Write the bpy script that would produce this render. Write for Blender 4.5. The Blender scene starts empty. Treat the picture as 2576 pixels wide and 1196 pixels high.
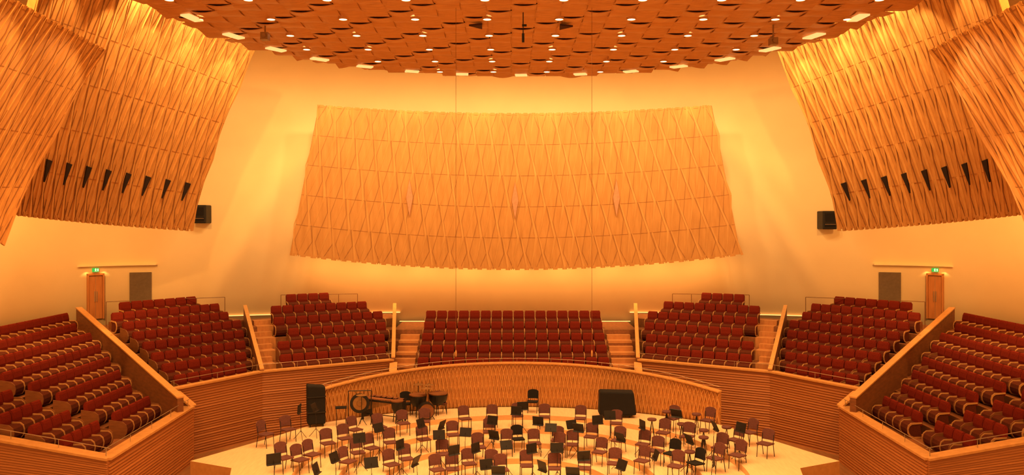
import bpy, math, random, bmesh
from mathutils import Vector, Matrix
random.seed(7)
scene=bpy.context.scene
COL=scene.collection
try:
    scene.view_settings.view_transform='Standard'
    scene.view_settings.look='None'
except Exception: pass
F=2080.0; CX=1286.0; HY=560.0; H=9.0; XC=0.2
ZOOM=None
LC1=(1,.49,.135); LC2=(1,.65,.26)

# ---------------------------------------------------------------- materials
def nt(name):
    m=bpy.data.materials.new(name); m.use_nodes=True
    return m,m.node_tree.nodes,m.node_tree.links,m.node_tree.nodes['Principled BSDF']
def wood(name,c1,c2,scale=(1,1,6),rough=.5,band=0.0,ns=3.0,bump=.05,spec=.35):
    m,n,l,b=nt(name)
    tc=n.new('ShaderNodeTexCoord'); mp=n.new('ShaderNodeMapping'); mp.inputs['Scale'].default_value=scale
    no=n.new('ShaderNodeTexNoise'); no.inputs['Scale'].default_value=ns; no.inputs['Detail'].default_value=5
    cr=n.new('ShaderNodeValToRGB'); cr.color_ramp.elements[0].color=(*c1,1); cr.color_ramp.elements[1].color=(*c2,1)
    cr.color_ramp.elements[0].position=.3; cr.color_ramp.elements[1].position=.7
    l.new(tc.outputs['Object'],mp.inputs[0]); l.new(mp.outputs[0],no.inputs['Vector']); l.new(no.outputs[0],cr.inputs[0])
    l.new(cr.outputs[0],b.inputs['Base Color']); b.inputs['Roughness'].default_value=rough
    b.inputs['Specular IOR Level'].default_value=spec
    bp=n.new('ShaderNodeBump'); bp.inputs['Strength'].default_value=bump; l.new(no.outputs[0],bp.inputs['Height']); l.new(bp.outputs[0],b.inputs['Normal'])
    return m
def plain(name,c,rough=.6,metal=0,var=.12,ns=8,spec=.3):
    return_m=wood(name,tuple(x*(1-var) for x in c),tuple(min(1,x*(1+var)) for x in c),(1,1,1),rough,ns=ns,spec=spec)
    return_m.node_tree.nodes['Principled BSDF'].inputs['Metallic'].default_value=metal
    return return_m
def emis(name,c,s):
    m,n,l,b=nt(name); b.inputs['Base Color'].default_value=(*c,1)
    b.inputs['Emission Color'].default_value=(*c,1); b.inputs['Emission Strength'].default_value=s
    return m
M_plaster=plain('warm_plaster',(.86,.66,.375),.95,var=.03,ns=.6,spec=.1)
M_panel=wood('maple_panel',(.48,.21,.052),(.58,.27,.075),(2,2,.3),.6)
M_panelShade=wood('maple_groove_shade',(.20,.075,.02),(.28,.11,.03),(2,2,.3),.6)  # darker maple tone paints the shadow lines beside the panel ribs
M_rib=wood('maple_rib',(.53,.245,.066),(.63,.31,.092),(2,2,.3),.55)
M_seam=wood('maple_seam',(.32,.13,.034),(.40,.17,.046),(2,2,.3),.6)
M_fascia=wood('oak_fascia',(.32,.11,.028),(.40,.145,.04),(.1,.1,9),.5,bump=.02)
M_honey=wood('honey_oak',(.42,.18,.05),(.52,.24,.07),(1,1,3),.5)
M_cap=wood('oak_cap',(.50,.24,.075),(.60,.30,.10),(2,2,2),.4)
M_terr=wood('terrace_wood',(.17,.06,.02),(.26,.09,.03),(3,.5,3),.5)
M_step=wood('stair_wood',(.42,.17,.055),(.54,.23,.075),(1,6,1),.5)
M_stage=wood('stage_maple',(.74,.50,.27),(.84,.60,.35),(6,.6,6),.4)
M_riser=wood('stage_riser',(.62,.36,.16),(.70,.42,.20),(2,2,6),.5)
M_canopy=wood('canopy_veneer',(.46,.20,.052),(.60,.28,.08),(.7,4,1),.45)
M_canD=plain('canopy_gap_shade',(.05,.015,.006),.9)  # near-black tone stands in for shade seen through canopy gaps
M_slot=plain('slot_black',(.02,.009,.005),.9)
M_red=plain('red_upholstery',(.145,.016,.008),1.0,ns=20,spec=.05)
M_mar=plain('maroon_upholstery',(.085,.021,.011),1.0,ns=20,spec=.05)
M_arm=plain('pale_bentwood',(.42,.21,.075),.6)
M_drum=wood('seat_shell_wood',(.14,.05,.017),(.21,.075,.025),(1,1,4),.55)
M_mauve=plain('mauve_fabric',(.125,.046,.040),.9,ns=20)
M_black=plain('black_metal',(.012,.010,.010),.45)
M_cloth=plain('black_cloth',(.010,.008,.008),.9)
M_steel=plain('steel',(.40,.30,.20),.4,.6)
M_grey=plain('grey_door_paint',(.12,.075,.04),.6)
M_door=wood('door_oak',(.36,.13,.035),(.47,.18,.05),(4,4,.5),.45)
M_brass=plain('bronze',(.30,.16,.06),.4,.5)
M_bar=wood('rosewood_bar',(.22,.08,.04),(.3,.12,.05))
M_bulb=emis('lamp_glow',(1,.76,.36),5)
M_lpanel=emis('light_panel_glow',(1,.66,.24),.85)
M_led=emis('led_glow',(1,.56,.18),1.5)
M_green=emis('exit_green',(.02,.50,.10),.5)
M_white=emis('exit_figure',(.85,1,.8),1.0)
M_pink=plain('pale_inlay',(.54,.25,.13),.6)
M_dfloor=wood('hall_floor',(.20,.08,.025),(.30,.12,.04),(3,.5,3),.45)

# ---------------------------------------------------------------- mesh builder
class MB:
    def __init__(s): s.v=[];s.f=[];s.m=[]
    def face(s,pts,m=0):
        b=len(s.v); s.v+= [tuple(p) for p in pts]; s.f.append(tuple(range(b,b+len(pts)))); s.m.append(m)
    def hexa(s,p,m=0):
        b=len(s.v); s.v+=[tuple(q) for q in p]
        for f in ((3,2,1,0),(4,5,6,7),(0,1,5,4),(1,2,6,5),(2,3,7,6),(3,0,4,7)):
            s.f.append(tuple(b+i for i in f)); s.m.append(m)
    def box(s,x0,x1,y0,y1,z0,z1,m=0):
        s.hexa([(x0,y0,z0),(x1,y0,z0),(x1,y1,z0),(x0,y1,z0),(x0,y0,z1),(x1,y0,z1),(x1,y1,z1),(x0,y1,z1)],m)
    def prism(s,poly,z0,z1,m=0):
        b=len(s.v);n=len(poly)
        s.v+=[(p[0],p[1],z0) for p in poly]+[(p[0],p[1],z1) for p in poly]
        s.f.append(tuple(b+i for i in range(n))[::-1]); s.f.append(tuple(b+n+i for i in range(n))); s.m+= [m,m]
        for i in range(n):
            j=(i+1)%n; s.f.append((b+i,b+j,b+n+j,b+n+i)); s.m.append(m)
    def prof(s,pr,x0,x1,m=0):
        b=len(s.v);n=len(pr)
        s.v+=[(x0,p[0],p[1]) for p in pr]+[(x1,p[0],p[1]) for p in pr]
        s.f.append(tuple(b+i for i in range(n))); s.f.append(tuple(b+n+i for i in range(n))[::-1]); s.m+=[m,m]
        for i in range(n):
            j=(i+1)%n; s.f.append((b+i,b+n+i,b+n+j,b+j)); s.m.append(m)
    def tube(s,p,q,r,n=6,m=0,r2=None):
        p=Vector(p);q=Vector(q);d=(q-p).normalized()
        a=d.orthogonal().normalized();c=d.cross(a); r2=r if r2 is None else r2
        b=len(s.v)
        for (o,rr) in ((p,r),(q,r2)):
            for i in range(n):
                t=2*math.pi*i/n; s.v.append(tuple(o+(a*math.cos(t)+c*math.sin(t))*rr))
        s.f.append(tuple(b+i for i in range(n))[::-1]); s.f.append(tuple(b+n+i for i in range(n))); s.m+=[m,m]
        for i in range(n):
            j=(i+1)%n; s.f.append((b+i,b+j,b+n+j,b+n+i)); s.m.append(m)
    def path(s,pts,r,n=6,m=0):
        for a,b in zip(pts[:-1],pts[1:]): s.tube(a,b,r,n,m)
    def lathe(s,pr,n=20,m=0,axis='z',o=(0,0,0),cap=True):
        b=len(s.v); K=len(pr)
        for (r,z) in pr:
            for i in range(n):
                t=2*math.pi*i/n; x,y=r*math.cos(t),r*math.sin(t)
                s.v.append((x+o[0],y+o[1],z+o[2]) if axis=='z' else (x+o[0],z+o[1],y+o[2]))
        for k in range(K-1 if cap else K):
            k2=(k+1)%K
            for i in range(n):
                j=(i+1)%n; s.f.append((b+k*n+i,b+k*n+j,b+k2*n+j,b+k2*n+i)); s.m.append(m)
        if cap:
            s.f.append(tuple(b+i for i in range(n))[::-1]); s.f.append(tuple(b+(K-1)*n+i for i in range(n))); s.m+=[m,m]
    def add(s,o,mat,moff=0):
        b=len(s.v); s.v+=[tuple(mat@Vector(p)) for p in o.v]; s.f+=[tuple(b+i for i in f) for f in o.f]; s.m+=[x+moff for x in o.m]
    def mesh(s,name,mats,smooth=False,fix=True):
        me=bpy.data.meshes.new(name); me.from_pydata(s.v,[],s.f)
        for m in mats: me.materials.append(m)
        me.polygons.foreach_set('material_index',s.m)
        if smooth: me.polygons.foreach_set('use_smooth',[True]*len(s.f))
        me.update()
        if fix:
            bm=bmesh.new(); bm.from_mesh(me); bmesh.ops.recalc_face_normals(bm,faces=bm.faces); bm.to_mesh(me); bm.free()
        return me
def obj(name,mb,mats,label=None,cat=None,kind=None,group=None,parent=None,loc=None,rot=None,smooth=False,bevel=0,fix=True):
    me=mb.mesh(name,mats,smooth,fix) if isinstance(mb,MB) else mb
    o=bpy.data.objects.new(name,me); COL.objects.link(o)
    tag(o,label,cat,kind,group)
    if parent: o.parent=parent
    if loc: o.location=loc
    if rot: o.rotation_euler=rot
    if bevel:
        b=o.modifiers.new('bev','BEVEL'); b.width=bevel; b.segments=3; b.limit_method='ANGLE'
    return o
def tag(o,label=None,cat=None,kind=None,group=None):
    if label: o['label']=label
    if cat: o['category']=cat
    if kind: o['kind']=kind
    if group: o['group']=group
def empty(name,loc,rz=0,label=None,cat=None,group=None):
    e=bpy.data.objects.new(name,None); COL.objects.link(e); e.location=loc; e.rotation_euler=(0,0,rz); e.empty_display_size=.1
    tag(e,label,cat,None,group); return e
def W(u,y,z,sd): return Vector((XC+(u if sd<0 else -u),y,z))

# ---------------------------------------------------------------- wall shell
wl=[(-27,2),(-27,14),(-26.3,24),(-25,32),(-23,37),(-20.3,40.5),(-17,42),(-13,43.3),(-7,44.4),(0,44.8)]
full=[Vector((a,b)) for a,b in wl]+[Vector((-a,b)) for a,b in wl[-2::-1]]
def cat(p0,p1,p2,p3,t):
    return .5*((2*p1)+(p2-p0)*t+(2*p0-5*p1+4*p2-p3)*t*t+(3*p1-p0-3*p2+p3)*t**3)
WALL=[]
for i in range(len(full)-1):
    p0=full[max(i-1,0)];p3=full[min(i+2,len(full)-1)]
    for k in range(8): WALL.append(cat(p0,full[i],full[i+1],p3,k/8))
WALL.append(full[-1])
def wall_y(u):
    for a,b in zip(WALL[:-1],WALL[1:]):
        if a.x<=u<=b.x and b.x>a.x: return a.y+(b.y-a.y)*(u-a.x)/(b.x-a.x)
    return 32
NW=len(WALL)
for nm,i0,i1 in (('wall_left',0,24),('wall_back',24,NW-1-24),('wall_right',NW-1-24,NW-1)):
    mb=MB()
    for a,b in zip(WALL[i0:i1],WALL[i0+1:i1+1]):
        mb.face([(a.x+XC,a.y,0),(b.x+XC,b.y,0),(b.x+XC,b.y,21),(a.x+XC,a.y,21)])
    w=obj(nm,mb,[M_plaster],kind='structure',smooth=True,fix=False)
    bm=bmesh.new();bm.from_mesh(w.data);bmesh.ops.remove_doubles(bm,verts=bm.verts,dist=.001);bm.to_mesh(w.data);bm.free()
    sm=w.modifiers.new('thick','SOLIDIFY'); sm.thickness=.25; sm.offset=-1
mb=MB(); mb.box(-28,28,0,46,21,21.3); obj('ceiling_roof',mb,[M_plaster],kind='structure')
mb=MB(); mb.box(-28,28,2,46,-.3,0); obj('floor',mb,[M_dfloor],kind='structure')

# ---------------------------------------------------------------- panels
def lag(a,b,c,t):
    return a*(2*(t-.5)*(t-1))+b*(-4*t*(t-1))+c*(2*t*(t-.5))
def normal(S,u,v,sgn):
    e=.004; a=S(u+e,v)-S(u-e,v); b=S(u,v+e)-S(u,v-e); return a.cross(b).normalized()*sgn
def panel(name,S,sgn,ncol,tiers,label,mline,rw=.10,thin=.035,rh=.05,amp=.40,tooth=.012):
    mb=MB(); NU,NV=48,16
    for i in range(NU):
        for j in range(NV):
            q=[(i/NU,j/NV),((i+1)/NU,j/NV),((i+1)/NU,(j+1)/NV),(i/NU,(j+1)/NV)]
            mb.face([S(*p) for p in q])
            mb.face([S(*p)-normal(S,p[0],p[1],sgn)*.25 for p in q][::-1])
    for ua in (0,1):
        for j in range(NV):
            a=S(ua,j/NV);b=S(ua,(j+1)/NV);n=normal(S,ua,j/NV,sgn)*.25
            mb.face([a,b,b-n,a-n])
    for va in (0,1):
        for i in range(NU):
            a=S(i/NU,va);b=S((i+1)/NU,va);n=normal(S,i/NU,va,sgn)*.25
            mb.face([a,b,b-n,a-n])
    ju=lambda x:min(1.003,max(-.003,x))
    def rib(p,q,wa,wb,h,m,side=0,h2=None):
        h2=h if h2 is None else h2
        A=S(*p);B=S(*q);n=normal(S,*p,sgn);n2=normal(S,*q,sgn)
        d=(B-A).normalized(); s=d.cross(n).normalized()
        if side: A=A+s*side*(wa/2); B=B+s*side*(wb/2)
        a,b=wa/2,wb/2
        mb.hexa([A-s*a-n*.02,A+s*a-n*.02,B+s*b-n2*.02,B-s*b-n2*.02,A-s*a+n*h,A+s*a+n*h2,B+s*b+n2*h2,B-s*b+n2*h],m)
    T=tiers
    for fam in (0,1):
        for c in range(ncol+1):
            base=c+.5*fam
            if base>ncol: continue
            vs=[0]+[(t+.5*fam)/T for t in range(0 if fam else 1,T)]+[1.0]
            pts=[]
            for i,v in enumerate(vs):
                ph=1 if (i+c)%2==0 else -1
                pts.append((ju((base+ph*amp*.5+random.uniform(-.05,.05))/ncol),v))
            pts[0]=(pts[0][0],-.8*tooth); pts[-1]=(pts[-1][0],1+.5*tooth)
            for p,q in zip(pts[:-1],pts[1:]):
                mid=((p[0]+q[0])/2,(p[1]+q[1])/2)
                up=q[0]>p[0]
                for a,b,w1,w2 in ((p,mid,.5,1.0),(mid,q,1.0,1.5)) if up else ((p,mid,1.5,1.0),(mid,q,1.0,.5)):
                    if fam==0:
                        rib(a,b,rw*w1,rw*w2,rh,1,0,rh*.3)
                        if mline==2: rib(a,b,thin,thin,rh*.5,2,-2.2)  # thin dark strip drawn as the rib's shadow line
                    else:
                        rib(a,b,thin*w2,thin*w1,rh*.5,2)
    for t in range(1,T):
        for i in range(NU):
            rib((i/NU,t/T),((i+1)/NU,t/T),.018,.018,.01,3)
    for c in range(ncol*2):
        if c%2: continue
        u0,u1=c/(2*ncol),(c+1)/(2*ncol)
        for (va,vb) in ((-tooth,.01),(.99,1+.6*tooth)):
            A,B,C_,D=S(u0,va),S(u1,va),S(u1,vb),S(u0,vb); n=normal(S,u0,.5,sgn)
            mb.hexa([A-n*.1,B-n*.1,C_-n*.1,D-n*.1,A+n*.02,B+n*.02,C_+n*.02,D+n*.02],0)
    return obj(name,mb,[M_panel,M_rib,M_panelShade if mline==2 else M_seam,M_seam],label=label,cat='wall panel',fix=False)
def S_back(u,v):
    a=2*u-1; w=11.2+(9.75-11.2)*v
    y=42.7-1.6*a*a
    zb=6.6+.82*a*a; zt=14.62+.2*a*a
    return Vector((XC+a*w,y,zb+(zt-zb)*v))
pn=panel('acoustic_wall_panel',S_back,1,46,5,'large trapezoid maple acoustic panel floating on plaster wall',1,.085,.026,.028,.7,.008)
for k,u in enumerate((.245,.5,.745)):
    mb=MB(); c=S_back(u,.44);
    mb.hexa([c+Vector((-.17,-.10,0)),c+Vector((0,-.10,-.95)),c+Vector((.17,-.10,0)),c+Vector((0,-.10,.95)),
             c+Vector((-.17,-.02,0)),c+Vector((0,-.02,-.95)),c+Vector((.17,-.02,0)),c+Vector((0,-.02,.95))])
    o=obj('diamond_inlay',mb,[M_pink],parent=pn,label='pale pinkish diamond inlay')
def mkB(sd):
    def S(u,v):
        b=lag(Vector((-17,27,9.4)),Vector((-16.5,32.2,9.05)),Vector((-14.5,37,8.7)),u)
        t=lag(Vector((-13.6,24,16.7)),Vector((-13.0,30,16.9)),Vector((-11.2,35.5,16.4)),u)
        p=b.lerp(t,v); p.x+= -.9*v*(1-v)*1.0
        return W(p.x,p.y,p.z,sd)
    return S
def mkA(sd):
    def S(u,v):
        b=lag(Vector((-13,12,8.0)),Vector((-13.3,16.5,8.2)),Vector((-12.8,20.5,8.5)),u)
        t=lag(Vector((-11,12,14.2)),Vector((-12.2,19,14.4)),Vector((-12.5,25,14.2)),u)
        p=b.lerp(t,v); p.x+= -.6*v*(1-v)
        return W(p.x,p.y,p.z,sd)
    return S
for sd in (-1,1):
    sg=1 if sd<0 else -1
    SB=mkB(sd); SA=mkA(sd)
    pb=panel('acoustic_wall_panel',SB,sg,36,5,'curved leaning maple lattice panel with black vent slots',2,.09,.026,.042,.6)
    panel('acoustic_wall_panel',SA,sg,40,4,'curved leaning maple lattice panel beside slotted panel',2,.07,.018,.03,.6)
    for k in range(9):
        u=.12+.80*k/8
        n=normal(SB,u,.2,sg)
        mb=MB(); e=.0135
        a=SB(u-e*.9,.256);b=SB(u+e,.252);c=SB(u-e*.35,.155);d=SB(u-e*.6,.155)
        mb.hexa([a+n*.02,b+n*.02,c+n*.02,d+n*.02,a+n*.07,b+n*.07,c+n*.07,d+n*.07])
        obj('vent_slot',mb,[M_slot],parent=pb,label='black wedge-shaped opening')

# ---------------------------------------------------------------- canopy
CU,CY,CA,CB,CZ=.4,22.0,10.5,11.9,15.0
P=.70; X0=-.70-.35; Y0=24.1-.35
def ex(y): 
    t=1-abs((y-CY)/CB)**2.25
    return CA*t**(1/2.25) if t>0 else 0
def ey(x):
    t=1-abs((x-CU)/CA)**2.25
    return CB*t**(1/2.25) if t>0 else 0
mb=MB(); A_=.042; TH=.025
for j in range(-40,40):
    y=Y0+j*P
    L=ex(y)
    if L<.6: continue
    n=int(2*L/(P/6)); hw=.49*P
    pts=[]
    for k in range(n+1):
        x=CU-L+2*L*k/n
        ph=math.pi*(x-X0)/P+math.pi*j
        pts.append((x,CZ+A_*math.cos(ph),.035*math.sin(ph*.5)))
    for (xa,za,ta),(xb,zb,tb) in zip(pts[:-1],pts[1:]):
        mb.hexa([(xa,y-hw,za-ta),(xb,y-hw,zb-tb),(xb,y+hw,zb+tb),(xa,y+hw,za+ta),(xa,y-hw,za+TH-ta),(xb,y-hw,zb+TH-tb),(xb,y+hw,zb+TH+tb),(xa,y+hw,za+TH+ta)])
for i in range(-40,40):
    x=X0+i*P
    L=ey(x)
    if L<.6: continue
    n=int(2*L/(P/6)); hw=.47*P
    pts=[]
    for k in range(n+1):
        y=CY-L+2*L*k/n
        pts.append((y,CZ-A_*math.cos(math.pi*(y-Y0)/P+math.pi*i)))
    for (ya,za),(yb,zb) in zip(pts[:-1],pts[1:]):
        mb.hexa([(x-hw,ya,za),(x+hw,ya,za),(x+hw,yb,zb),(x-hw,yb,zb),(x-hw,ya,za+TH),(x+hw,ya,za+TH),(x+hw,yb,zb+TH),(x-hw,yb,zb+TH)],1)
can=obj('ceiling',mb,[M_canopy,M_canopy],kind='structure',label='woven wooden veneer ceiling canopy',fix=False)
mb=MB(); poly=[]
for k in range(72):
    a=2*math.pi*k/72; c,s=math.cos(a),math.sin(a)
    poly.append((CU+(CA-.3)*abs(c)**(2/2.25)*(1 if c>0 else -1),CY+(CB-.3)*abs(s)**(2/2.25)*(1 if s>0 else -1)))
mb.prism(poly,CZ+.35,CZ+.6); obj('ceiling_shade_backing',mb,[M_canD],kind='structure')  # dark sheet added behind the weave so its gaps look shaded

def spot(loc,target,power,ang,blend=.5,r=.08,col=LC1):
    d=bpy.data.lights.new('lamp','SPOT'); d.energy=power; d.spot_size=math.radians(ang); d.spot_blend=blend; d.shadow_soft_size=r; d.color=col
    o=bpy.data.objects.new('lamp',d); COL.objects.link(o); o.location=loc
    v=Vector(target)-Vector(loc); o.rotation_euler=v.to_track_quat('-Z','Y').to_euler(); return o
mbd=MB(); mbd.lathe([(.0,0),(.115,0),(.115,.05),(0,.05)],16); me_bulb=mbd.mesh('downlight_lens',[M_bulb])
mbr=MB(); mbr.lathe([(.118,-.006),(.145,-.006),(.145,.06),(.118,.06)],16,cap=False); me_ring=mbr.mesh('downlight_ring',[M_cap])
for j in range(-7,5):
    for i in range(-5,6):
        x=-.70+2.1*i; y=24.1+2.1*j
        if abs(x-CU)>ex(y)-.9 : continue
        r=obj('ceiling_downlight',me_ring,None,label='round glowing recessed downlight in woven ceiling',cat='ceiling light',group='ceiling downlights',loc=(x,y,CZ-.08))
        obj('lens',me_bulb,None,parent=r,loc=(0,0,0))
        if (j>=-3 and (i+j)%2==0) or (j<-3 and i%2==0 and j%2==0):
            spot((x,y,CZ-.15),(x,y,0),900,95,.6,.08,(1,.54,.19))
for k in range(17):
    a=math.radians(-4+188*k/16); c,s=math.cos(a),math.sin(a)
    x=CU+(CA-.8)*abs(c)**(2/2.25)*(1 if c>0 else -1); y=CY+(CB-.7)*abs(s)**(2/2.25)*(1 if s>0 else -1)
    f=.95-.35*max(0,s)**3
    mb=MB(); mb.hexa([(-.42*f,-.13,0),(.36*f,-.17,0),(.42*f,.13,0),(-.36*f,.17,0),(-.42*f,-.13,.05),(.36*f,-.17,.05),(.42*f,.13,.05),(-.36*f,.17,.05)])
    obj('ceiling_light_panel',mb,[M_lpanel],label='slanted rectangular glowing light panel at ceiling rim',cat='ceiling light',group='ceiling rim light panels',loc=(x,y,CZ-.11),rot=(0,0,a-math.pi/2))
for (px,py) in ((1197,68),(1424,70)):
    d=F*(CZ-.14-H)/(HY-py); x=(px-CX)*d/F
    s=1 if px<1300 else -1
    mb=MB(); mb.prism([(-.2*s,-.12),(.2*s,-.28),(.18*s,.3)],0,.05)
    obj('ceiling_hatch',mb,[M_canD],label='dark triangular opening in woven ceiling',cat='hatch',loc=(x,d,CZ-.14))
for px in (1147,1489):
    d=22.6; x=(px-CX)*d/F
    r=MB(); r.tube((0,0,0),(0,0,9.45),.0055,5)
    e=empty('hanging_microphone',(x,d,5.42),0,'small pale microphone hanging on long thin cable','microphone')
    obj('cable',r,[M_drum],parent=e)
    b=MB(); b.lathe([(0,-.10),(.022,-.08),(.025,.04),(.010,.08),(0,.10)],10); obj('capsule',b,[M_arm],parent=e,smooth=True)
mb=MB(); mb.tube((0,0,.15),(0,0,.95),.015); mb.box(-.035,.035,-.035,.035,.1,.35); mb.box(-.03,.10,-.02,.02,.55,.61)
obj('hanging_camera_pole',mb,[M_black],label='black pole fixture hanging from woven ceiling',cat='fixture',loc=((1316-CX)*23.4/F,23.4,CZ-1.0))
for px,py,d in ((667,92,25),(1945,105,25)):
    z=H-(py-HY)*d/F; mb=MB(); mb.box(-.11,.11,-.13,.13,-.11,.11); mb.tube((0,0,.1),(0,0,CZ+.0-z),.025); mb.tube((0,-.13,0),(0,-.22,0),.07,10)
    obj('stage_projector',mb,[M_brass],label='small spotlight fixture hanging under ceiling rim',cat='spotlight',loc=((px-CX)*d/F,d,z))

# ---------------------------------------------------------------- seats meshes
body=MB(); body.prof([(.16,.05),(-.10,.03),(-.24,.08),(-.31,.19),(-.325,.31),(-.29,.43),(-.20,.50),(.10,.49)],-.243,.243)
back=MB()
bp=[(.06,.46),(.045,.60),(.075,.79),(.10,.86),(.14,.885),(.19,.875),(.215,.82),(.20,.60),(.17,.42)]
for xa,xb,sc in ((-.235,-.205,.90),(-.205,.205,1),(.205,.235,.90)):
    back.prof([(p[0],.44+(p[1]-.44)*sc) for p in bp],xa,xb)
arm=MB()
out=[(.18,.02),(-.10,.0),(-.25,.055),(-.33,.175),(-.345,.31),(-.31,.45),(-.21,.53),(.16,.55)]
inn=[(.18,.06),(-.10,.05),(-.22,.10),(-.28,.20),(-.295,.31),(-.26,.41),(-.18,.47),(.16,.50)]
for k in range(7):
    arm.prof([out[k],out[k+1],inn[k+1],inn[k]],-.011,.011)
endp=MB(); endp.prof([(.22,.0),(-.10,.0),(-.26,.05),(-.345,.17),(-.365,.31),(-.33,.47),(-.20,.575),(.12,.62),(.26,.64),(.26,0)],-.015,.015)
me_body=body.mesh('seat_body',[M_mar]); me_back=back.mesh('backrest',[M_red]); me_arm=arm.mesh('armrest',[M_arm]); me_end=endp.mesh('side_panel',[M_drum])
SEATS=[]
def yaw(f): return math.atan2(f.y,f.x)+math.pi/2
def isect(P0,t,Q0,Q1):
    d=Q1-Q0; den=t.x*d.y-t.y*d.x
    return ((Q0.x-P0.x)*d.y-(Q0.y-P0.y)*d.x)/den
def s_at(P0,t,px):
    m=(px-CX)/F
    return (m*P0.y-P0.x)/(t.x-m*t.y)
D0=(Vector((-12.2,30.0)),Vector((-20.6,39.0)))
D1=(Vector((-10.6,34.5)),Vector((-13.4,41)))
D2=(Vector((-5.55,37.5)),Vector((-6.26,43)))
def clipw(q):
    wy=wall_y(q.x)-.1
    return Vector((q.x,min(q.y,wy)))
def terr_row(mb,P0,t,n,s0f,s1f,s0b,s1b,o0,o1,z,sd,m=0):
    a=P0+t*s0f+n*o0; b=P0+t*s1f+n*o0; c=P0+t*s1b+n*o1; d=P0+t*s0b+n*o1
    poly=[a,b]+[clipw(c.lerp(d,i/8)) for i in range(9)]
    poly=[W(p.x,p.y,0,sd) for p in poly]
    mb.prism([(p.x,p.y) for p in poly],0.0,z,m)
def block(sd,A,B,z0,rise,sp,off,rows,Lm,Rm,steps,lastback,topk=None):
    t=(B-A).normalized(); n=Vector((-t.y,t.x))
    mb=MB(); K=len(rows)
    for k,(p0,p1) in enumerate(rows):
        P0=A+n*(off+sp*k)
        z=z0+rise*k
        top=(topk is not None and k==topk)
        f0=-.48; f1=.47
        if k==0: f0=-off+.02
        if not top:
            if (k==K-1) or (topk is not None and k==topk-1): f1=lastback
            a=isect(P0+n*f0,t,*Lm);b=isect(P0+n*f0,t,*Rm);c=isect(P0+n*f1,t,*Rm);d=isect(P0+n*f1,t,*Lm)
            terr_row(mb,P0,t,n,a,b,d,c,f0,f1,z,sd)
        else:
            a=s_at(P0,t,p0-14);b=s_at(P0,t,p1+14)
            terr_row(mb,P0,t,n,a,b,a,b,f0,.55,z,sd)
        s0=s_at(P0,t,p0);s1=s_at(P0,t,p1)
        cnt=max(1,round((s1-s0)/.555)); pit=(s1-s0)/cnt
        for i in range(cnt):
            q=P0+t*(s0+pit*(i+.5)); w=W(q.x,q.y,z,sd)
            f=Vector((-n.x if sd<0 else n.x,-n.y))
            e=(1 if i==0 else 0)|(2 if i==cnt-1 else 0)
            SEATS.append((w,yaw(f),e,pit/.52))
        for (q0,q1) in steps:
            if k<K-1 and not top:
                a=s_at(P0,t,q0);b=s_at(P0,t,q1)
                terr_row(mb,P0,t,n,a,b,a,b,.12,.5,z+rise*.5,sd,1)
                terr_row(mb,P0,t,n,a,b,a,b,-.49,.13,z+.015,sd,1)
    obj('seating_terrace',mb,[M_terr,M_step],label='stepped wooden terrace carrying rows of red seats',cat='terrace',group='seating terraces')
LMrows=[(428,612),(398,612),(372,610),(350,606),(325,600),(300,568),(272,545),(292,487)]
LIrows=[(693,962),(688,960),(715,963),(678,955),(672,915),(710,820)]
for sd in (-1,1):
    block(sd,Vector((-13,31.2)),Vector((-10.6,34.5)),2.1,.34,.95,1.0,LMrows,D0,D1,[],3.2,7)
    block(sd,Vector((-10.6,34.5)),Vector((-5.55,37.5)),2.35,.44,.95,1.0,LIrows,D1,D2,[(630,676)],3.0,5)
def cblock():
    mb=MB()
    for k in range(5):
        y=37.7+.93*k; z=1.94+.435*k
        y0=y-.46 if k else 36.6; y1=y+.48 if k<4 else 44.2
        xa=5.65 if k==0 else 5.7+.08*k
        mb.box(XC-xa,XC+xa,y0,y1,0,z,0)
        for i in range(16):
            x=XC-4.4+.55*(i+.5)-.1
            SEATS.append((Vector((x,y,z)),0,(1 if i==0 else 0)|(2 if i==15 else 0),1.05))
        if k<4:
            for s in (-1,1):
                xx=sorted((XC+s*4.6-.1,XC+s*5.65))
                mb.box(xx[0],xx[1],y+.12,y+.49,z-.1,z+.2175,1); mb.box(xx[0],xx[1],y-.47,y+.13,z-.1,z+.015,1)
    obj('seating_terrace',mb,[M_terr,M_step],label='central stepped terrace behind curved stage wall',cat='terrace',group='seating terraces')
cblock()
for sd in (-1,1):
    mb=MB()
    for k in range(9):
        u=-13.65-.95*k; z=1.62+.34*k
        u0=u+.48 if k else -12.25; u1=u-.48 if k<8 else -23.6
        yf=lambda q: 30.0+(abs(q)-12.2)*1.0714
        a=clipw(Vector((u0,yf(u0)-.02)));b=clipw(Vector((u1,yf(u1)-.02)))
        pts=[(u0,24.45),(a.x,a.y),(b.x,b.y),(u1,24.45)]
        mb.prism([(W(a,b,0,sd).x,b) for a,b in pts],0,z,0)
        if k<8:
            pts=[(u-.12,27.25),(u-.12,28.15),(u-.49,28.15),(u-.49,27.25)]
            mb.prism([(W(a,b,0,sd).x,b) for a,b in pts],z-.1,z+.17,1)
        if k>7: continue
        far=yf(u)-.55
        for (ya,yb) in ((24.95,27.2),(28.2,far)):
            c=max(1,int((yb-ya)/.56)); pit=.56
            st=ya
            for i in range(c):
                y=st+pit*(i+.5)
                if (XC+u)/y*F+CX< -60: continue
                e=(1 if i==0 else 0)|(2 if i==c-1 else 0)
                f=Vector((1 if sd<0 else -1,0))
                SEATS.append((W(u,y,z,sd),yaw(f),e,1.07))
    obj('seating_terrace',mb,[M_terr,M_step],label='stepped side terrace with aisle and rows of red seats',cat='terrace',group='seating terraces')

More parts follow.
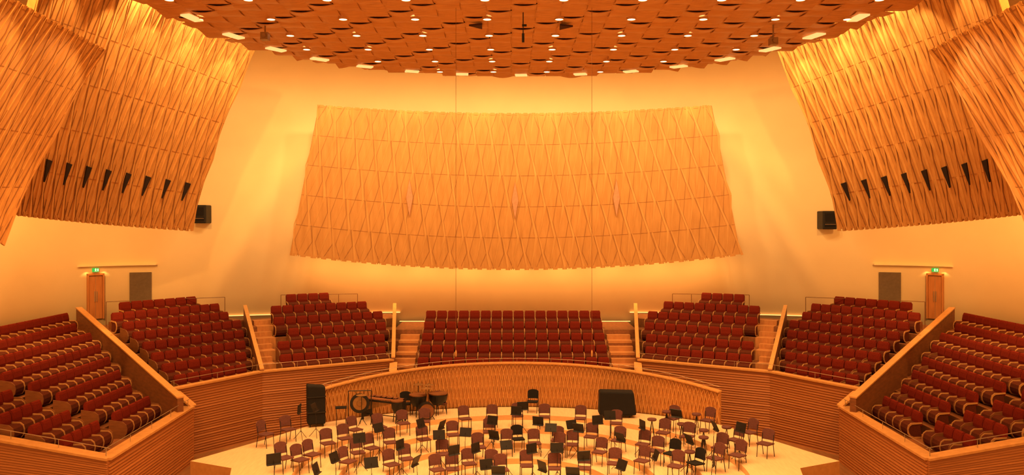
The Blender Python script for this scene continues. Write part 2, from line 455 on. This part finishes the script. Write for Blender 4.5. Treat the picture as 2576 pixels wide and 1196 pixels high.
SEATS.sort(key=lambda s:(s[0]-Vector((0,0,H))).length)
print('SEATCOUNT',len(SEATS))
for k,(p,rz,e,sc) in enumerate(SEATS[:300]):
    b=obj('theatre_seat',me_body,None,label='red upholstered tip-up theatre seat with pale bentwood arms',cat='seat',group='red theatre seats',loc=p,rot=(0,0,rz))
    b.scale=(sc,1,1)
    for nme,me,x in (('backrest',me_back,0),('armrest',me_arm,-.255),('armrest',me_arm,.255)):
        c=bpy.data.objects.new(nme,me); COL.objects.link(c); c.parent=b; c.location=(x,0,0)
    for bit,x in ((1,-.28),(2,.28)):
        if e&bit:
            c=bpy.data.objects.new('side_panel',me_end); COL.objects.link(c); c.parent=b; c.location=(x,0,0)
mb=MB()
for (p,rz,e,sc) in SEATS[300:]:
    T=Matrix.Translation(p)@Matrix.Rotation(rz,4,'Z')@Matrix.Diagonal((sc,1,1,1))
    mb.add(body,T,0); mb.add(back,T,1)
    for x in (-.255,.255): mb.add(arm,T@Matrix.Translation((x,0,0)),2)
if mb.v: obj('theatre_seats',mb,[M_mar,M_red,M_arm],label='rows of red theatre seats on the farther terraces',cat='seats',kind='stuff',group='red theatre seats')

# ---------------------------------------------------------------- parapets & fascias
def fascia(P,Q,zP,zQ,zb,sd,flip=1,label='slatted oak terrace front with pale cap',cap=.34,name='terrace_fascia',mat=None,rail=False,n=None):
    d=(Q-P).normalized(); nn=Vector((d.y,-d.x))*flip
    N=n or max(3,int((max(zP,zQ)-zb)/.10)); mb=MB()
    w=lambda p,z:W(p.x,p.y,z,sd)
    for k in range(N):
        a0,a1=k/N,(k+1)/N
        dz=.055*random.choice((.8,1,.9))
        for_=[(zb+(zP-zb)*a0,zb+(zQ-zb)*a0),(zb+(zP-zb)*a1,zb+(zQ-zb)*a1)]
        o=nn*dz; i=-nn*.10
        mb.hexa([w(P+i,for_[0][0]),w(Q+i,for_[0][1]),w(Q+o,for_[0][1]),w(P+o,for_[0][0]),
                 w(P+i,for_[1][0]),w(Q+i,for_[1][1]),w(Q+o*.1,for_[1][1]),w(P+o*.1,for_[1][0])],0)
    o=nn*.10;i=-nn*(cap-.10)
    mb.hexa([w(P+i,zP),w(Q+i,zQ),w(Q+o,zQ),w(P+o,zP),w(P+i,zP+.07),w(Q+i,zQ+.07),w(Q+o,zQ+.07),w(P+o,zP+.07)],1)
    ob=obj(name,mb,[mat or M_fascia,M_cap],label=label,cat='parapet',group='terrace fronts')
    if rail:
        r=MB(); L=(Q-P).length; c=max(2,int(L/1.4)); ii=-nn*.12
        for k in range(c+1):
            q=P.lerp(Q,(k+.08)/(c+.16)); z=zP+(zQ-zP)*(k+.08)/(c+.16)
            r.tube(w(q+ii,z+.07),w(q+ii,z+.32),.010,5)
        r.tube(w(P+ii,zP+.32),w(Q+ii,zQ+.32),.012,5)
        obj('handrail',r,[M_steel],label='thin metal handrail on terrace parapet',cat='railing',group='terrace handrails')
def divider(P,Q,zP,zQ,th,sd,label,drop=1.3):
    d=(Q-P).normalized(); nn=Vector((d.y,-d.x))*th/2; mb=MB()
    w=lambda p,z:W(p.x,p.y,z,sd)
    mb.hexa([w(P-nn,zP-drop),w(P+nn,zP-drop),w(Q+nn,zQ-drop),w(Q-nn,zQ-drop),w(P-nn,zP),w(P+nn,zP),w(Q+nn,zQ),w(Q-nn,zQ)],0)
    nn=nn*1.25
    mb.hexa([w(P-nn,zP),w(P+nn,zP),w(Q+nn,zQ),w(Q-nn,zQ),w(P-nn,zP+.05),w(P+nn,zP+.05),w(Q+nn,zQ+.05),w(Q-nn,zQ+.05)],1)
    return obj('aisle_parapet',mb,[M_drum,M_cap],label=label,cat='parapet',group='sloping aisle walls')
V=Vector
for sd in (-1,1):
    fascia(V((-10.6,34.5)),V((-5.55,37.5)),2.73,2.73,0,sd,rail=True)
    fascia(V((-13.0,31.2)),V((-10.6,34.5)),2.66,2.73,0,sd,rail=True)
    fascia(V((-12.05,24.3)),V((-12.15,31.0)),2.0,2.05,0,sd,rail=True,cap=.45)
    fascia(V((-12.15,31.0)),V((-13.0,31.2)),2.05,2.66,0,sd,flip=-1)
    fascia(V((-19.5,24.6)),V((-12.05,24.3)),3.2,2.0,0,sd,rail=True,cap=.45)
    divider(D0[0],D0[1],2.62,4.95,.22,sd,'sloping dark oak parapet between seat terraces',1.6)
    divider(D1[0],D1[1],2.85,4.85,.14,sd,'tall sloping oak divider beside stairs')
    divider(D2[0],D2[1],2.85,4.75,.14,sd,'tall sloping oak divider beside stairs')
    for (pa,pb,z0,dd) in ((697,890,4.11,42.6),(272,548,4.14,39.2)):
        r=MB()
        ua=(pa-CX)*dd/F; ub=(pb-CX)*(dd+.6)/F
        a=V((ua,dd,z0));b=V((ub,dd+.6,z0))
        if pa==272: a=V((ua,dd-.6,z0)); b=V((-14.4,41.0,z0))
        for k in range(5):
            q=a.lerp(b,k/4); r.tube(W(q.x,q.y,q.z,sd),W(q.x,q.y,q.z+1.15,sd),.016,5)
        r.tube(W(a.x,a.y,z0+1.15,sd),W(b.x,b.y,z0+1.15,sd),.014,5)
        obj('guard_railing',r,[M_drum],label='thin metal guard railing behind rear seat row',cat='railing',group='rear guard railings')
fascia(V((-5.55,36.55)),V((5.55,36.55)),2.35,2.35,0,-1,label='slatted oak front below central seats')
for sd in (-1,1):
    fascia(V((-5.6,37.45)),V((-5.5,36.55)),2.6,2.35,0,sd)

for sd in (-1,1):
    mb=MB(); pts=[p for p in WALL if -18<p.x<-6.1]
    for a,b in zip(pts[:-1],pts[1:]):
        A=W(a.x,a.y-.02,0,sd);B=W(b.x,b.y-.02,0,sd)
        mb.hexa([(A.x,A.y-.05,4.15),(B.x,B.y-.05,4.15),(B.x,B.y,4.15),(A.x,A.y,4.15),(A.x,A.y-.05,4.18),(B.x,B.y-.05,4.18),(B.x,B.y,4.18),(A.x,A.y,4.18)])
    obj('trim_1' if sd<0 else 'trim_2',mb,[M_led],kind='structure')
mb=MB(); pts=[p for p in WALL if -6.3<p.x<6.3]
for a,b in zip(pts[:-1],pts[1:]):
    mb.box(a.x+XC,b.x+XC,44.24,44.29,3.69,3.72)
obj('trim_3',mb,[M_led],kind='structure')

# ---------------------------------------------------------------- doors, exit signs, speakers
def place(u,z0,off,sd):
    y=wall_y(u); a=wall_y(u-.4);b=wall_y(u+.4); ang=math.atan2(b-a,.8)
    n=V((math.sin(ang),-math.cos(ang)))
    return W(u+n.x*off,y+n.y*off,z0,sd),(ang if sd<0 else -ang)
for sd in (-1,1):
    p,ang=place(-20.5,4.3,.08,sd)
    m=MB(); m.box(-.30,.30,-.03,.03,0,2.1)
    e=obj('door_1' if sd<0 else 'door_2',m,[M_door],kind='structure',loc=p,rot=(0,0,ang))
    h=MB(); h.tube((.05,-.07,.85),(.05,-.07,1.35),.018); h.tube((-.05,-.07,.85),(-.05,-.07,1.35),.018); h.box(-.006,.006,-.035,-.031,0,2.1)
    obj('handle',h,[M_steel],parent=e,label='long vertical steel pull handle')
    fr=MB(); fr.box(-.38,-.31,-.1,.15,0,2.2); fr.box(.31,.38,-.1,.15,0,2.2); fr.box(-.38,.38,-.1,.15,2.12,2.22)
    obj('trim_door',fr,[M_door],kind='structure',loc=p,rot=(0,0,ang))
    q,_=place(-20.5,6.68,.10,sd)
    s=empty('exit_sign',q,ang,'green illuminated exit sign with running figure above door','sign')
    b=MB(); b.box(-.15,.15,-.03,.03,-.09,.09); obj('sign_plate',b,[M_green],parent=s)
    g=MB(); g.box(-.02,.02,-.04,-.031,-.02,.04); g.lathe([(0,-.04),(.016,-.04),(.016,-.031),(0,-.031)],8,axis='y',o=(.0,0,.065)); g.tube((0,-.036,-.02),(-.04,-.036,-.075),.009,4); g.tube((0,-.036,-.02),(.035,-.036,-.07),.009,4); g.tube((0,-.036,.03),(-.05,-.036,.01),.008,4); g.tube((0,-.036,.03),(.045,-.036,.03),.008,4)
    g.box(.08,.12,-.04,-.031,-.06,.06)
    obj('sign_figure',g,[M_white],parent=s)
    p2,a2=place(-18.75,4.28,.06,sd)
    m=MB(); m.box(-.50,.50,-.04,.04,0,2.22)
    e=obj('door_3' if sd<0 else 'door_4',m,[M_grey],kind='structure',loc=p2,rot=(0,0,a2))
    lm=MB(); us=[-21.0+3.0*k/8 for k in range(9)]
    for ua,ub in zip(us[:-1],us[1:]):
        q=[W(ua,wall_y(ua)-.20,0,sd),W(ub,wall_y(ub)-.20,0,sd),W(ub,wall_y(ub)+.05,0,sd),W(ua,wall_y(ua)+.05,0,sd)]
        lm.hexa([(a.x,a.y,6.86) for a in q]+[(a.x,a.y,6.92) for a in q])
    obj('trim_lintel',lm,[M_plaster],kind='structure')
    for u in (-20.8,-20.2):
        pp,_=place(u,6.8,.2,sd); spot(pp,(pp.x,pp.y+.1,4.2),40,90,.5,.02)
    px=502 if sd<0 else 2086; y=wall_y(-14.9)-.9
    x=(px-CX)*y/F; z=H-((540 if sd<0 else 555)-HY)*y/F
    e=empty('wall_loudspeaker',(x,y,z),0,'black loudspeaker box mounted in a black wall opening','loudspeaker')
    b=MB(); b.box(-.36,.36,-.1,.8,-.45,.48); obj('cabinet',b,[M_black],parent=e,bevel=.05)
    g=MB(); g.box(-.26,.26,-.14,-.1,-.33,-.12); g.box(-.23,.23,-.13,-.1,-.05,.36); obj('grille',g,[M_cloth],parent=e)
    b=MB(); b.tube((-.27,-.16,-.2),(.27,-.16,-.2),.015); obj('bracket',b,[M_steel],parent=e)

# ---------------------------------------------------------------- stage
SC=V((.3,27.0)); TR=[(7.3,1.0,.8),(5.9,.8,.6),(4.5,.6,.4),(3.1,.4,.2)]
outer=[(-10.75,27.7),(-9.15,30.3),(-7.9,32.6)]
LC=V((.2,24.0)); LR=11.95
for k in range(25):
    a=math.radians(133-86*k/24); outer.append((LC.x+(LR-.12)*math.cos(a),LC.y+(LR-.12)*math.sin(a)))
outer+=[(8.3,32.6),(9.6,30.3),(11.0,27.7),(9.4,26.9),(8.7,24),(8.7,19),(-8.3,19),(-8.3,24),(-9.1,26.9)]
def stage_z(x,y):
    r=(V((x,y))-SC).length
    for (R,zt,zb) in TR[::-1]:
        if r<R: return zb
    return 1.0
def outR(a):
    d=V((math.cos(a),math.sin(a))); best=1e9
    for p,q in zip(outer,outer[1:]+outer[:1]):
        p=V(p)-SC;q=V(q)-SC; e=q-p; den=d.x*e.y-d.y*e.x
        if abs(den)<1e-9: continue
        s=(p.x*e.y-p.y*e.x)/den; t=(p.x*d.y-p.y*d.x)/den
        if s>0 and -1e-6<=t<=1+1e-6: best=min(best,s)
    return best
mb=MB(); N=180
ang=sorted(set([2*math.pi*k/N for k in range(N)]+[math.atan2(p[1]-SC.y,p[0]-SC.x)%(2*math.pi) for p in outer]))
for a,b in zip(ang,ang[1:]+[ang[0]+2*math.pi]):
    if b-a<1e-5: continue
    ca,sa,cb,sb=math.cos(a),math.sin(a),math.cos(b),math.sin(b)
    pt=lambda r,c,s,z:(SC.x+r*c,SC.y+r*s,z)
    ra,rb=outR(a+1e-7),outR(b-1e-7)
    mb.face([pt(7.3,ca,sa,1),pt(ra,ca,sa,1),pt(rb,cb,sb,1),pt(7.3,cb,sb,1)])
    mb.face([pt(ra,ca,sa,0),pt(rb,cb,sb,0),pt(rb,cb,sb,1),pt(ra,ca,sa,1)],1)
    for k,(R,zt,zb) in enumerate(TR):
        mb.face([pt(R,ca,sa,zb),pt(R,cb,sb,zb),pt(R,cb,sb,zt),pt(R,ca,sa,zt)],2)
        R2=TR[k+1][0] if k<3 else 0
        if R2: mb.face([pt(R2,ca,sa,zb),pt(R,ca,sa,zb),pt(R,cb,sb,zb),pt(R2,cb,sb,zb)])
        else: mb.face([pt(0,ca,sa,zb),pt(R,ca,sa,zb),pt(R,cb,sb,zb)])
obj('concert_stage',mb,[M_stage,M_cap,M_riser],label='pale maple concert stage with concentric curved risers',cat='stage',fix=False)

mb=MB(); a0,a1=math.radians(132),math.radians(47.5); NN=96
def ztop(t): 
    q=2*t-1; return 2.86-.62*abs(q)**2.2
def LP(t,z,r): 
    a=a0+(a1-a0)*t; return V((LC.x+(LR+r)*math.cos(a),LC.y+(LR+r)*math.sin(a),z))
for k in range(NN):
    t0,t1=k/NN,(k+1)/NN
    mb.hexa([LP(t0,1,0),LP(t1,1,0),LP(t1,1,.12),LP(t0,1,.12),LP(t0,ztop(t0),0),LP(t1,ztop(t1),0),LP(t1,ztop(t1),.12),LP(t0,ztop(t0),.12)],0)
    mb.hexa([LP(t0,ztop(t0),-.12),LP(t1,ztop(t1),-.12),LP(t1,ztop(t1),.2),LP(t0,ztop(t0),.2),LP(t0,ztop(t0)+.05,-.12),LP(t1,ztop(t1)+.05,-.12),LP(t1,ztop(t1)+.05,.2),LP(t0,ztop(t0)+.05,.2)],1)
C=104
def lrib(t0,f0,t1,f1,wd,m,h=-.06):
    A=LP(t0,1+(ztop(t0)-1)*f0,h);B=LP(t1,1+(ztop(t1)-1)*f1,h)
    A2=LP(t0,1+(ztop(t0)-1)*f0,0);B2=LP(t1,1+(ztop(t1)-1)*f1,0)
    a=a0+(a1-a0)*(t0+t1)/2; s=V((math.sin(a),-math.cos(a),0))*wd/2
    mb.hexa([A-s,A+s,A2+s*2,A2-s*2,B-s,B+s,B2+s*2,B2-s*2],m)
for c in range(C):
    for (fa,fb,o) in ((0,.27,0),(.27,.54,1),(.54,.80,0),(.80,.97,1)):
        if o==0:
            lrib(c/C,fa,(c+.5)/C,fb,.026,1); lrib(min(1,(c+1)/C),fa,(c+.5)/C,fb,.026,1)
        else:
            lrib((c+.5)/C,fa,c/C,fb,.026,1); lrib((c+.5)/C,fa,min(1,(c+1)/C),fb,.026,1)
obj('stage_back_wall',mb,[M_honey,M_cap],label='curved oak stage wall covered in diamond lattice ribs',cat='partition')
mb=MB()
for k in range(24):
    mb.tube(LP(k/24,ztop(k/24)+.22,.03),LP((k+1)/24,ztop((k+1)/24)+.22,.03),.010,5)
    mb.tube(LP(k/24,ztop(k/24)+.05,.03),LP(k/24,ztop(k/24)+.22,.03),.008,5)
obj('handrail',mb,[M_steel],label='thin metal rail above curved stage wall',cat='railing',group='terrace handrails')

# ---------------------------------------------------------------- chairs and stands
def ground_h(px,py,h):
    z=.5
    for _ in range(12):
        d=F*(H-z-h)/(py-HY); x=(px-CX)*d/F; z=stage_z(x,d)
    return V((x,d,stage_z(x,d)))
def ground(px,py): return ground_h(px,py,0)
seat=MB(); seat.hexa([(-.20,-.22,.43),(.20,-.22,.43),(.22,.2,.42),(-.22,.2,.42),(-.22,-.23,.475),(.22,-.23,.475),(.235,.2,.47),(-.235,.2,.47)])
bk=MB()
for k in range(6):
    xa=-.23+.46*k/6; xb=xa+.46/6; c=lambda x:.25-.72*x*x; tz=lambda x:.92-.5*abs(x/.22)**3*.12
    bk.hexa([(xa,c(xa)-.05,.55),(xb,c(xb)-.05,.55),(xb,c(xb)-.02,.55),(xa,c(xa)-.02,.55),(xa,c(xa),tz(xa)),(xb,c(xb),tz(xb)),(xb,c(xb)+.035,tz(xb)),(xa,c(xa)+.035,tz(xa))])
legf=MB(); legf.tube((0,0,.44),(0,-.04,0),.013)
legb=MB(); legb.path([(0,.03,.75),(0,-.02,.45),(0,.07,0)],.013)
me_s=seat.mesh('seat',[M_mauve]);me_b=bk.mesh('backrest',[M_mauve]);me_lf=legf.mesh('leg_front',[M_black]);me_lb=legb.mesh('leg_rear',[M_black])
seatk=seat.mesh('seat_k',[M_cloth]);bkk=bk.mesh('backrest_k',[M_cloth])
def kid(name,me,par,loc=(0,0,0),rot=(0,0,0)):
    c=bpy.data.objects.new(name,me);COL.objects.link(c);c.parent=par;c.location=loc;c.rotation_euler=rot;return c
def chair(px,py,black=False):
    p=ground(px,py)
    f=(V((.3,22))-V((p.x,p.y))).normalized()
    e=empty('orchestra_chair',p,yaw(f)+random.uniform(-.25,.25),('black ' if black else 'mauve ')+'padded orchestra chair with thin black metal legs','chair','orchestra chairs on stage')
    kid('seat',seatk if black else me_s,e);kid('backrest',bkk if black else me_b,e)
    kid('leg',me_lf,e,(-.19,-.18,0));kid('leg',me_lf,e,(.19,-.18,0));kid('leg',me_lb,e,(-.21,.17,0));kid('leg',me_lb,e,(.21,.17,0))
CH=[(668,1125),(725,1112),(1015,1095),(1068,1090),(1170,1083),(1236,1080),(1302,1075),(1370,1078),(1460,1082),(1550,1095),(893,1112),(955,1105),(1140,1125),(1230,1130),(1303,1135),(1402,1125),(1486,1130),(1668,1120),(868,1135),(825,1148),(1066,1137),(982,1145),(935,1160),(785,1178),(1115,1175),(1275,1160),(1345,1160),(1405,1170),(1555,1140),(1617,1150),(1508,1170),(1690,1175),(1730,1130),(1810,1145),(1855,1180),(1925,1150),(1885,1120),(1615,1193),(900,1172),(875,1196),(1022,1188),(985,1203),(1180,1200),(1235,1203),(1325,1205),(1470,1212),(1545,1200),(1750,1200),(715,1188),(755,1192),(1100,1216),(1138,1214),(1262,1216),(1395,1212),(1780,1088),(1205,1157),(1690,1083),(1020,1044),(1108,1042),(1340,1038),(1800,1188),(1652,1168),(1850,1140),(1700,1208),(1440,1150)]
BK=((1303,1135),(1750,1200),(1690,1175),(1340,1038),(1020,1044))
for k,(a,b) in enumerate(CH): chair(a,b,(a,b) in BK)
desk=MB(); desk.hexa([(-.215,-.02,-.135),(.215,-.02,-.135),(.215,.0,-.135),(-.215,.0,-.135),(-.215,-.14,.135),(.215,-.14,.135),(.215,-.12,.135),(-.215,-.12,.135)])
desk.box(-.215,.215,-.02,.06,-.145,-.13)
pole=MB(); pole.tube((0,0,.25),(0,0,.78),.011); pole.tube((0,0,.7),(0,-.03,1.08),.008)
base=MB()
for k in range(3):
    a=2*math.pi*k/3+.5; base.path([(0,0,.32),(.16*math.cos(a),.16*math.sin(a),.12),(.27*math.cos(a),.27*math.sin(a),.0)],.009)
me_d=desk.mesh('desk',[M_black]);me_p=pole.mesh('pole',[M_black]);me_ba=base.mesh('tripod',[M_black])
ST=[(905,1105),(955,1064),(1010,1122),(1062,1067),(1115,1060),(1170,1090),(1145,1137),(1105,1097),(1200,1130),(1237,1060),(1297,1050),(1275,1122),(1240,1099),(1340,1132),(1352,1050),(1385,1092),(1402,1130),(1440,1057),(1453,1095),(1505,1060),(1535,1048),(1557,1105),(1612,1072),(1470,1152),(1700,1045),(1730,1110),(1795,1077),(1645,1147),(1225,1172),(1360,1178),(1440,1193),(1253,1190),(1560,1172),(690,1160),(845,1137),(935,1167),(1050,1165),(800,1182),(757,1032),(795,1027),(1790,1162),(1315,1000),(1860,1078)]
for (a,b) in ST:
    p=ground_h(a,b,1.08)
    f=(V((.3,22))-V((p.x,p.y))).normalized()
    e=empty('music_stand',p,yaw(f)+math.pi+random.uniform(-.8,.8),'black music stand with solid desk on tripod base','music stand','music stands on stage')
    kid('desk',me_d,e,(0,0,1.10),(random.uniform(-.9,.1),0,0)); kid('pole',me_p,e); kid('tripod',me_ba,e)
ss=MB(); ss.lathe([(.0,.70),(.16,.70),(.18,.73),(.17,.77),(0,.78)],16)
sl=MB(); sl.tube((0,0,.72),(.14,0,0),.012)
sr=MB()
for k in range(8):
    a=k*math.pi/4;b=a+math.pi/4; sr.tube((.10*math.cos(a),.10*math.sin(a),.25),(.10*math.cos(b),.10*math.sin(b),.25),.008)
me_ss=ss.mesh('seat_r',[M_mauve],True);me_sl=sl.mesh('leg_s',[M_black]);me_sr=sr.mesh('ring',[M_black])
for (a,b) in ((1640,1105),(1677,1085),(1752,1092),(1770,1155),(1828,1128),(1715,1118),(1770,1135),(1735,1178)):
    p=ground(a,b); e=empty('round_stool',p,random.random(),'high round padded bass player stool with black legs','stool','high stools on stage')
    kid('seat',me_ss,e); kid('foot_ring',me_sr,e)
    for k in range(4): kid('leg',me_sl,e,(0,0,0),(0,0,k*math.pi/2))

# ---------------------------------------------------------------- percussion
p=ground(795,1072)
e=empty('tall_instrument_case',p,.35,'tall black padded instrument case on castors','case')
b=MB(); b.hexa([(-.34,-.27,.1),(.34,-.27,.1),(.34,.27,.1),(-.34,.27,.1),(-.36,-.2,1.62),(.34,-.2,1.55),(.34,.25,1.55),(-.36,.25,1.66)]); obj('case_body',b,[M_cloth],parent=e,bevel=.06)
for (y0,y1,z0) in ((-.28,.28,.55),(-.25,.265,1.15)):
    b=MB(); b.box(-.35,.35,y0,y1,z0,z0+.05); obj('strap',b,[M_black],parent=e)
for x in (-.25,.25):
    for y in (-.18,.18):
        b=MB(); b.tube((x-.02,y,.05),(x+.02,y,.05),.05,12); obj('castor',b,[M_black],parent=e)
p=ground(905,1066)
e=empty('gong',p,.1,'round bronze gong hanging in a black frame','gong')
b=MB(); b.lathe([(0,-.06),(.10,-.055),(.12,-.03),(.34,-.03),(.36,.0),(.36,.05),(.34,.05),(.33,.01),(0,.01)],32,axis='y',o=(0,0,.80)); obj('gong_disc',b,[M_brass],parent=e,smooth=False)
b=MB(); b.lathe([(.27,-.04),(.385,-.04),(.385,.055),(.27,.055)],32,axis='y',o=(0,0,.80),cap=False); obj('rim',b,[M_black],parent=e)
b=MB(); b.path([(-.45,0,0),(-.45,0,1.3),(.45,0,1.3),(.45,0,0)],.018); b.tube((-.45,-.28,.02),(-.45,.28,.02),.02); b.tube((.45,-.28,.02),(.45,.28,.02),.02); b.tube((-.2,0,1.3),(-.12,0,1.16),.006); b.tube((.2,0,1.3),(.12,0,1.16),.006); obj('frame',b,[M_black],parent=e)
e=empty('marimba',V((-5.15,33.4,1)),-.45,'marimba with dark bars and resonators on wheeled frame','marimba')
b=MB()
for k in range(20):
    x=-.75+1.5*k/19; L=.36-.2*k/19; b.box(x-.03,x+.03,-L*.5-.1,L*.5-.1,.86,.885)
    if k%7 not in (2,6): b.box(x+.01,x+.06,.12,.12+L*.8,.89,.915)
obj('tone_bars',b,[M_bar],parent=e)
b=MB(); b.box(-.85,.85,-.3,-.26,.78,.85); b.box(-.85,.85,.34,.38,.80,.88); b.box(-.87,-.82,-.3,.38,.1,.85); b.box(.82,.87,-.2,.3,.1,.85); b.tube((-.85,0,.2),(.85,0,.2),.02); obj('frame',b,[M_black],parent=e)
b=MB()
for k in range(20): x=-.75+1.5*k/19; b.tube((x,-.05,.82),(x,-.05,.38+.022*k),.026,8)
obj('resonators',b,[M_brass],parent=e)
for x in (-.84,.84):
    for y in (-.25,.3): b=MB(); b.tube((x-.02,y,.05),(x+.02,y,.05),.05,10); obj('wheel',b,[M_black],parent=e)
p=ground(858,1072)
e=empty('percussion_table',p,.2,'small black percussion tray table on folding legs','table')
b=MB(); b.box(-.22,.22,-.18,.18,.70,.74); obj('tray',b,[M_cloth],parent=e)
for x in (-.18,.18): b=MB(); b.tube((x,-.16,0),(x,.14,.70),.012); b.tube((x,.16,0),(x,-.14,.70),.012); obj('legs',b,[M_black],parent=e)
def timp(x,y,r,label,nm='timpani'):
    e=empty(nm,V((x,y,1)),0,label,'drum','timpani and drums')
    b=MB(); b.lathe([(.05,.35),(r*.6,.42),(r*.9,.58),(r,.80),(r,.86)],24); obj('bowl',b,[M_black],parent=e,smooth=True)
    b=MB(); b.lathe([(0,.87),(r*.97,.87),(r*1.04,.85),(r*1.04,.89),(r*.97,.895),(0,.89)],24); obj('drum_head',b,[M_drum],parent=e)
    for k in range(3):
        a=k*2.094+.4; b=MB(); b.path([(r*1.0*math.cos(a),r*1.0*math.sin(a),.82),(r*.75*math.cos(a),r*.75*math.sin(a),.35),(r*.95*math.cos(a),r*.95*math.sin(a),0)],.018); b.tube((0,0,.38),(r*.75*math.cos(a),r*.75*math.sin(a),.35),.015); obj('leg',b,[M_black],parent=e)
timp(-3.85,34.2,.36,'dark kettle drum on three legs near stage wall'); timp(-3.05,34.5,.40,'dark kettle drum on three legs near stage wall')
timp(-4.55,33.0,.24,'small dark drum on three legs beside marimba')
e=empty('bass_drum',V((-3.45,33.6,1)),.2,'black bass drum standing upright on low feet','drum','timpani and drums')
b=MB(); b.lathe([(.30,-.2),(.32,-.2),(.32,.2),(.30,.2)],28,axis='y',o=(0,0,.36)); obj('shell',b,[M_black],parent=e)
b=MB(); b.lathe([(0,-.215),(.29,-.215),(.29,-.205),(0,-.205)],28,axis='y',o=(0,0,.36)); obj('drum_head',b,[M_drum],parent=e)
for x in (-.25,.25): b=MB(); b.tube((x*.8,-.1,.2),(x*1.3,-.15,0),.014); obj('foot',b,[M_black],parent=e)
for (x,y) in ((-3.9,34.75),(-3.45,34.65),(-3.5,33.95),(-5.9,32.6)):
    e=empty('cymbal_stand',V((x,y,1)),0,'thin black stand holding a dark bronze cymbal','cymbal','cymbal stands')
    b=MB(); b.lathe([(0,1.24),(.04,1.235),(.05,1.215),(.22,1.185),(.22,1.18),(0,1.2)],24); obj('cymbal',b,[M_brass],parent=e)
    b=MB(); b.tube((0,0,.2),(0,0,1.26),.013)
    for k in range(3): a=k*2.094; b.tube((0,0,.3),(.2*math.cos(a),.2*math.sin(a),0),.012)
    obj('stand',b,[M_black],parent=e)
e=empty('covered_keyboard_instrument',V((4.35,34.0,1)),.0,'bulky instrument under a black cloth cover on castors','covered instrument')
b=MB(); b.hexa([(-.76,-.32,.12),(.76,-.32,.12),(.76,.34,.12),(-.76,.34,.12),(-.72,-.24,1.08),(.66,-.24,1.04),(.68,.32,1.06),(-.72,.32,1.1)]); obj('cloth_cover',b,[M_cloth],parent=e,bevel=.07)
b=MB(); b.box(-.6,.6,-.22,.26,.08,.14); obj('trolley',b,[M_black],parent=e)
for x in (-.5,.5):
    for y in (-.18,.2): b=MB(); b.tube((x-.02,y,.045),(x+.02,y,.045),.045,10); obj('castor',b,[M_black],parent=e)

# ---------------------------------------------------------------- lights
for k in range(13):
    a=math.radians(25+130*k/12)
    x=XC+14.0*math.cos(a)*.98; y=22+15.0*math.sin(a)
    if y>38.0: y=38.0
    tx=XC+(x-XC)*1.25; ty=min(43.5,y+6)
    spot((x,y,17.5),(tx,ty,9.5),1600,115,.9,.3,LC2)
for k in range(6):
    u=.06+.88*k/5; q=S_back(u,1.0)
    spot(q+V((0,-1.1,1.4)),S_back(u,.72),150,70,.8,.05,LC2)
for sd in (-1,1):
    SB=mkB(sd);SA=mkA(sd)
    for k,u in enumerate((.1,.3,.5,.7,.9)):
        q=SB(u,1.0); t=SB(u,.55); n=normal(SB,u,.8,1 if sd<0 else -1)
        spot(q+n*1.4+V((0,0,.5)),t,480,62,.5,.05,LC2)
    for u in (.35,.65,.92):
        q=SA(u,1.0); t=SA(u,.5); n=normal(SA,u,.8,1 if sd<0 else -1)
        spot(q+n*1.8+V((0,0,.6)),t,300,75,.6,.05,LC2)
    for y in (22,27,32):
        spot(W(-17.6,y,14.0,sd),W(-23.5,y+5,2,sd),2600,110,1,.3,LC1)  # added spots hidden behind the side panels to brighten the side walls
for k in range(9):
    x=XC-9.6+19.2*k/8; a=(x-XC)/11
    spot((x,42.9-1.5*a*a+.2,7.3+.5*a*a),(x*1.04,44.6-.8*a*a,3.2),380,150,1,.25,LC1)
for sd in (-1,1):
    for z in (9,11,13):
        p=W(-9.6-(13-z)*.2,42.2,z,sd); spot(p,W(-13,43.2,z,sd),60,140,1,.2)
for (x,y) in ((-8,12),(0,10),(8,12),(-16,20),(16,20)):
    spot((x,y,18.5),(x*1.05,42,3),8500,80,.9,.4,LC1)  # added rear-of-hall spots, unseen, as fill for the lower back wall
wd=bpy.data.worlds.new('world'); scene.world=wd; wd.use_nodes=True
wd.node_tree.nodes['Background'].inputs[0].default_value=(1,.45,.12,1); wd.node_tree.nodes['Background'].inputs[1].default_value=1.9  # warm ambient added as fill, entering through the room's open rear

# ---------------------------------------------------------------- camera
cam=bpy.data.cameras.new('camera'); co=bpy.data.objects.new('camera',cam); COL.objects.link(co)
co.location=(0,0,H); co.rotation_euler=(math.pi/2,0,0)
cam.sensor_width=36; cam.clip_end=200
zx,zy,zk=ZOOM if ZOOM else (1288,598,1)
cam.lens=36*F/2576*zk; cam.shift_y=-zk*(zy-HY)/2576; cam.shift_x=zk*(zx-CX)/2576
scene.camera=co
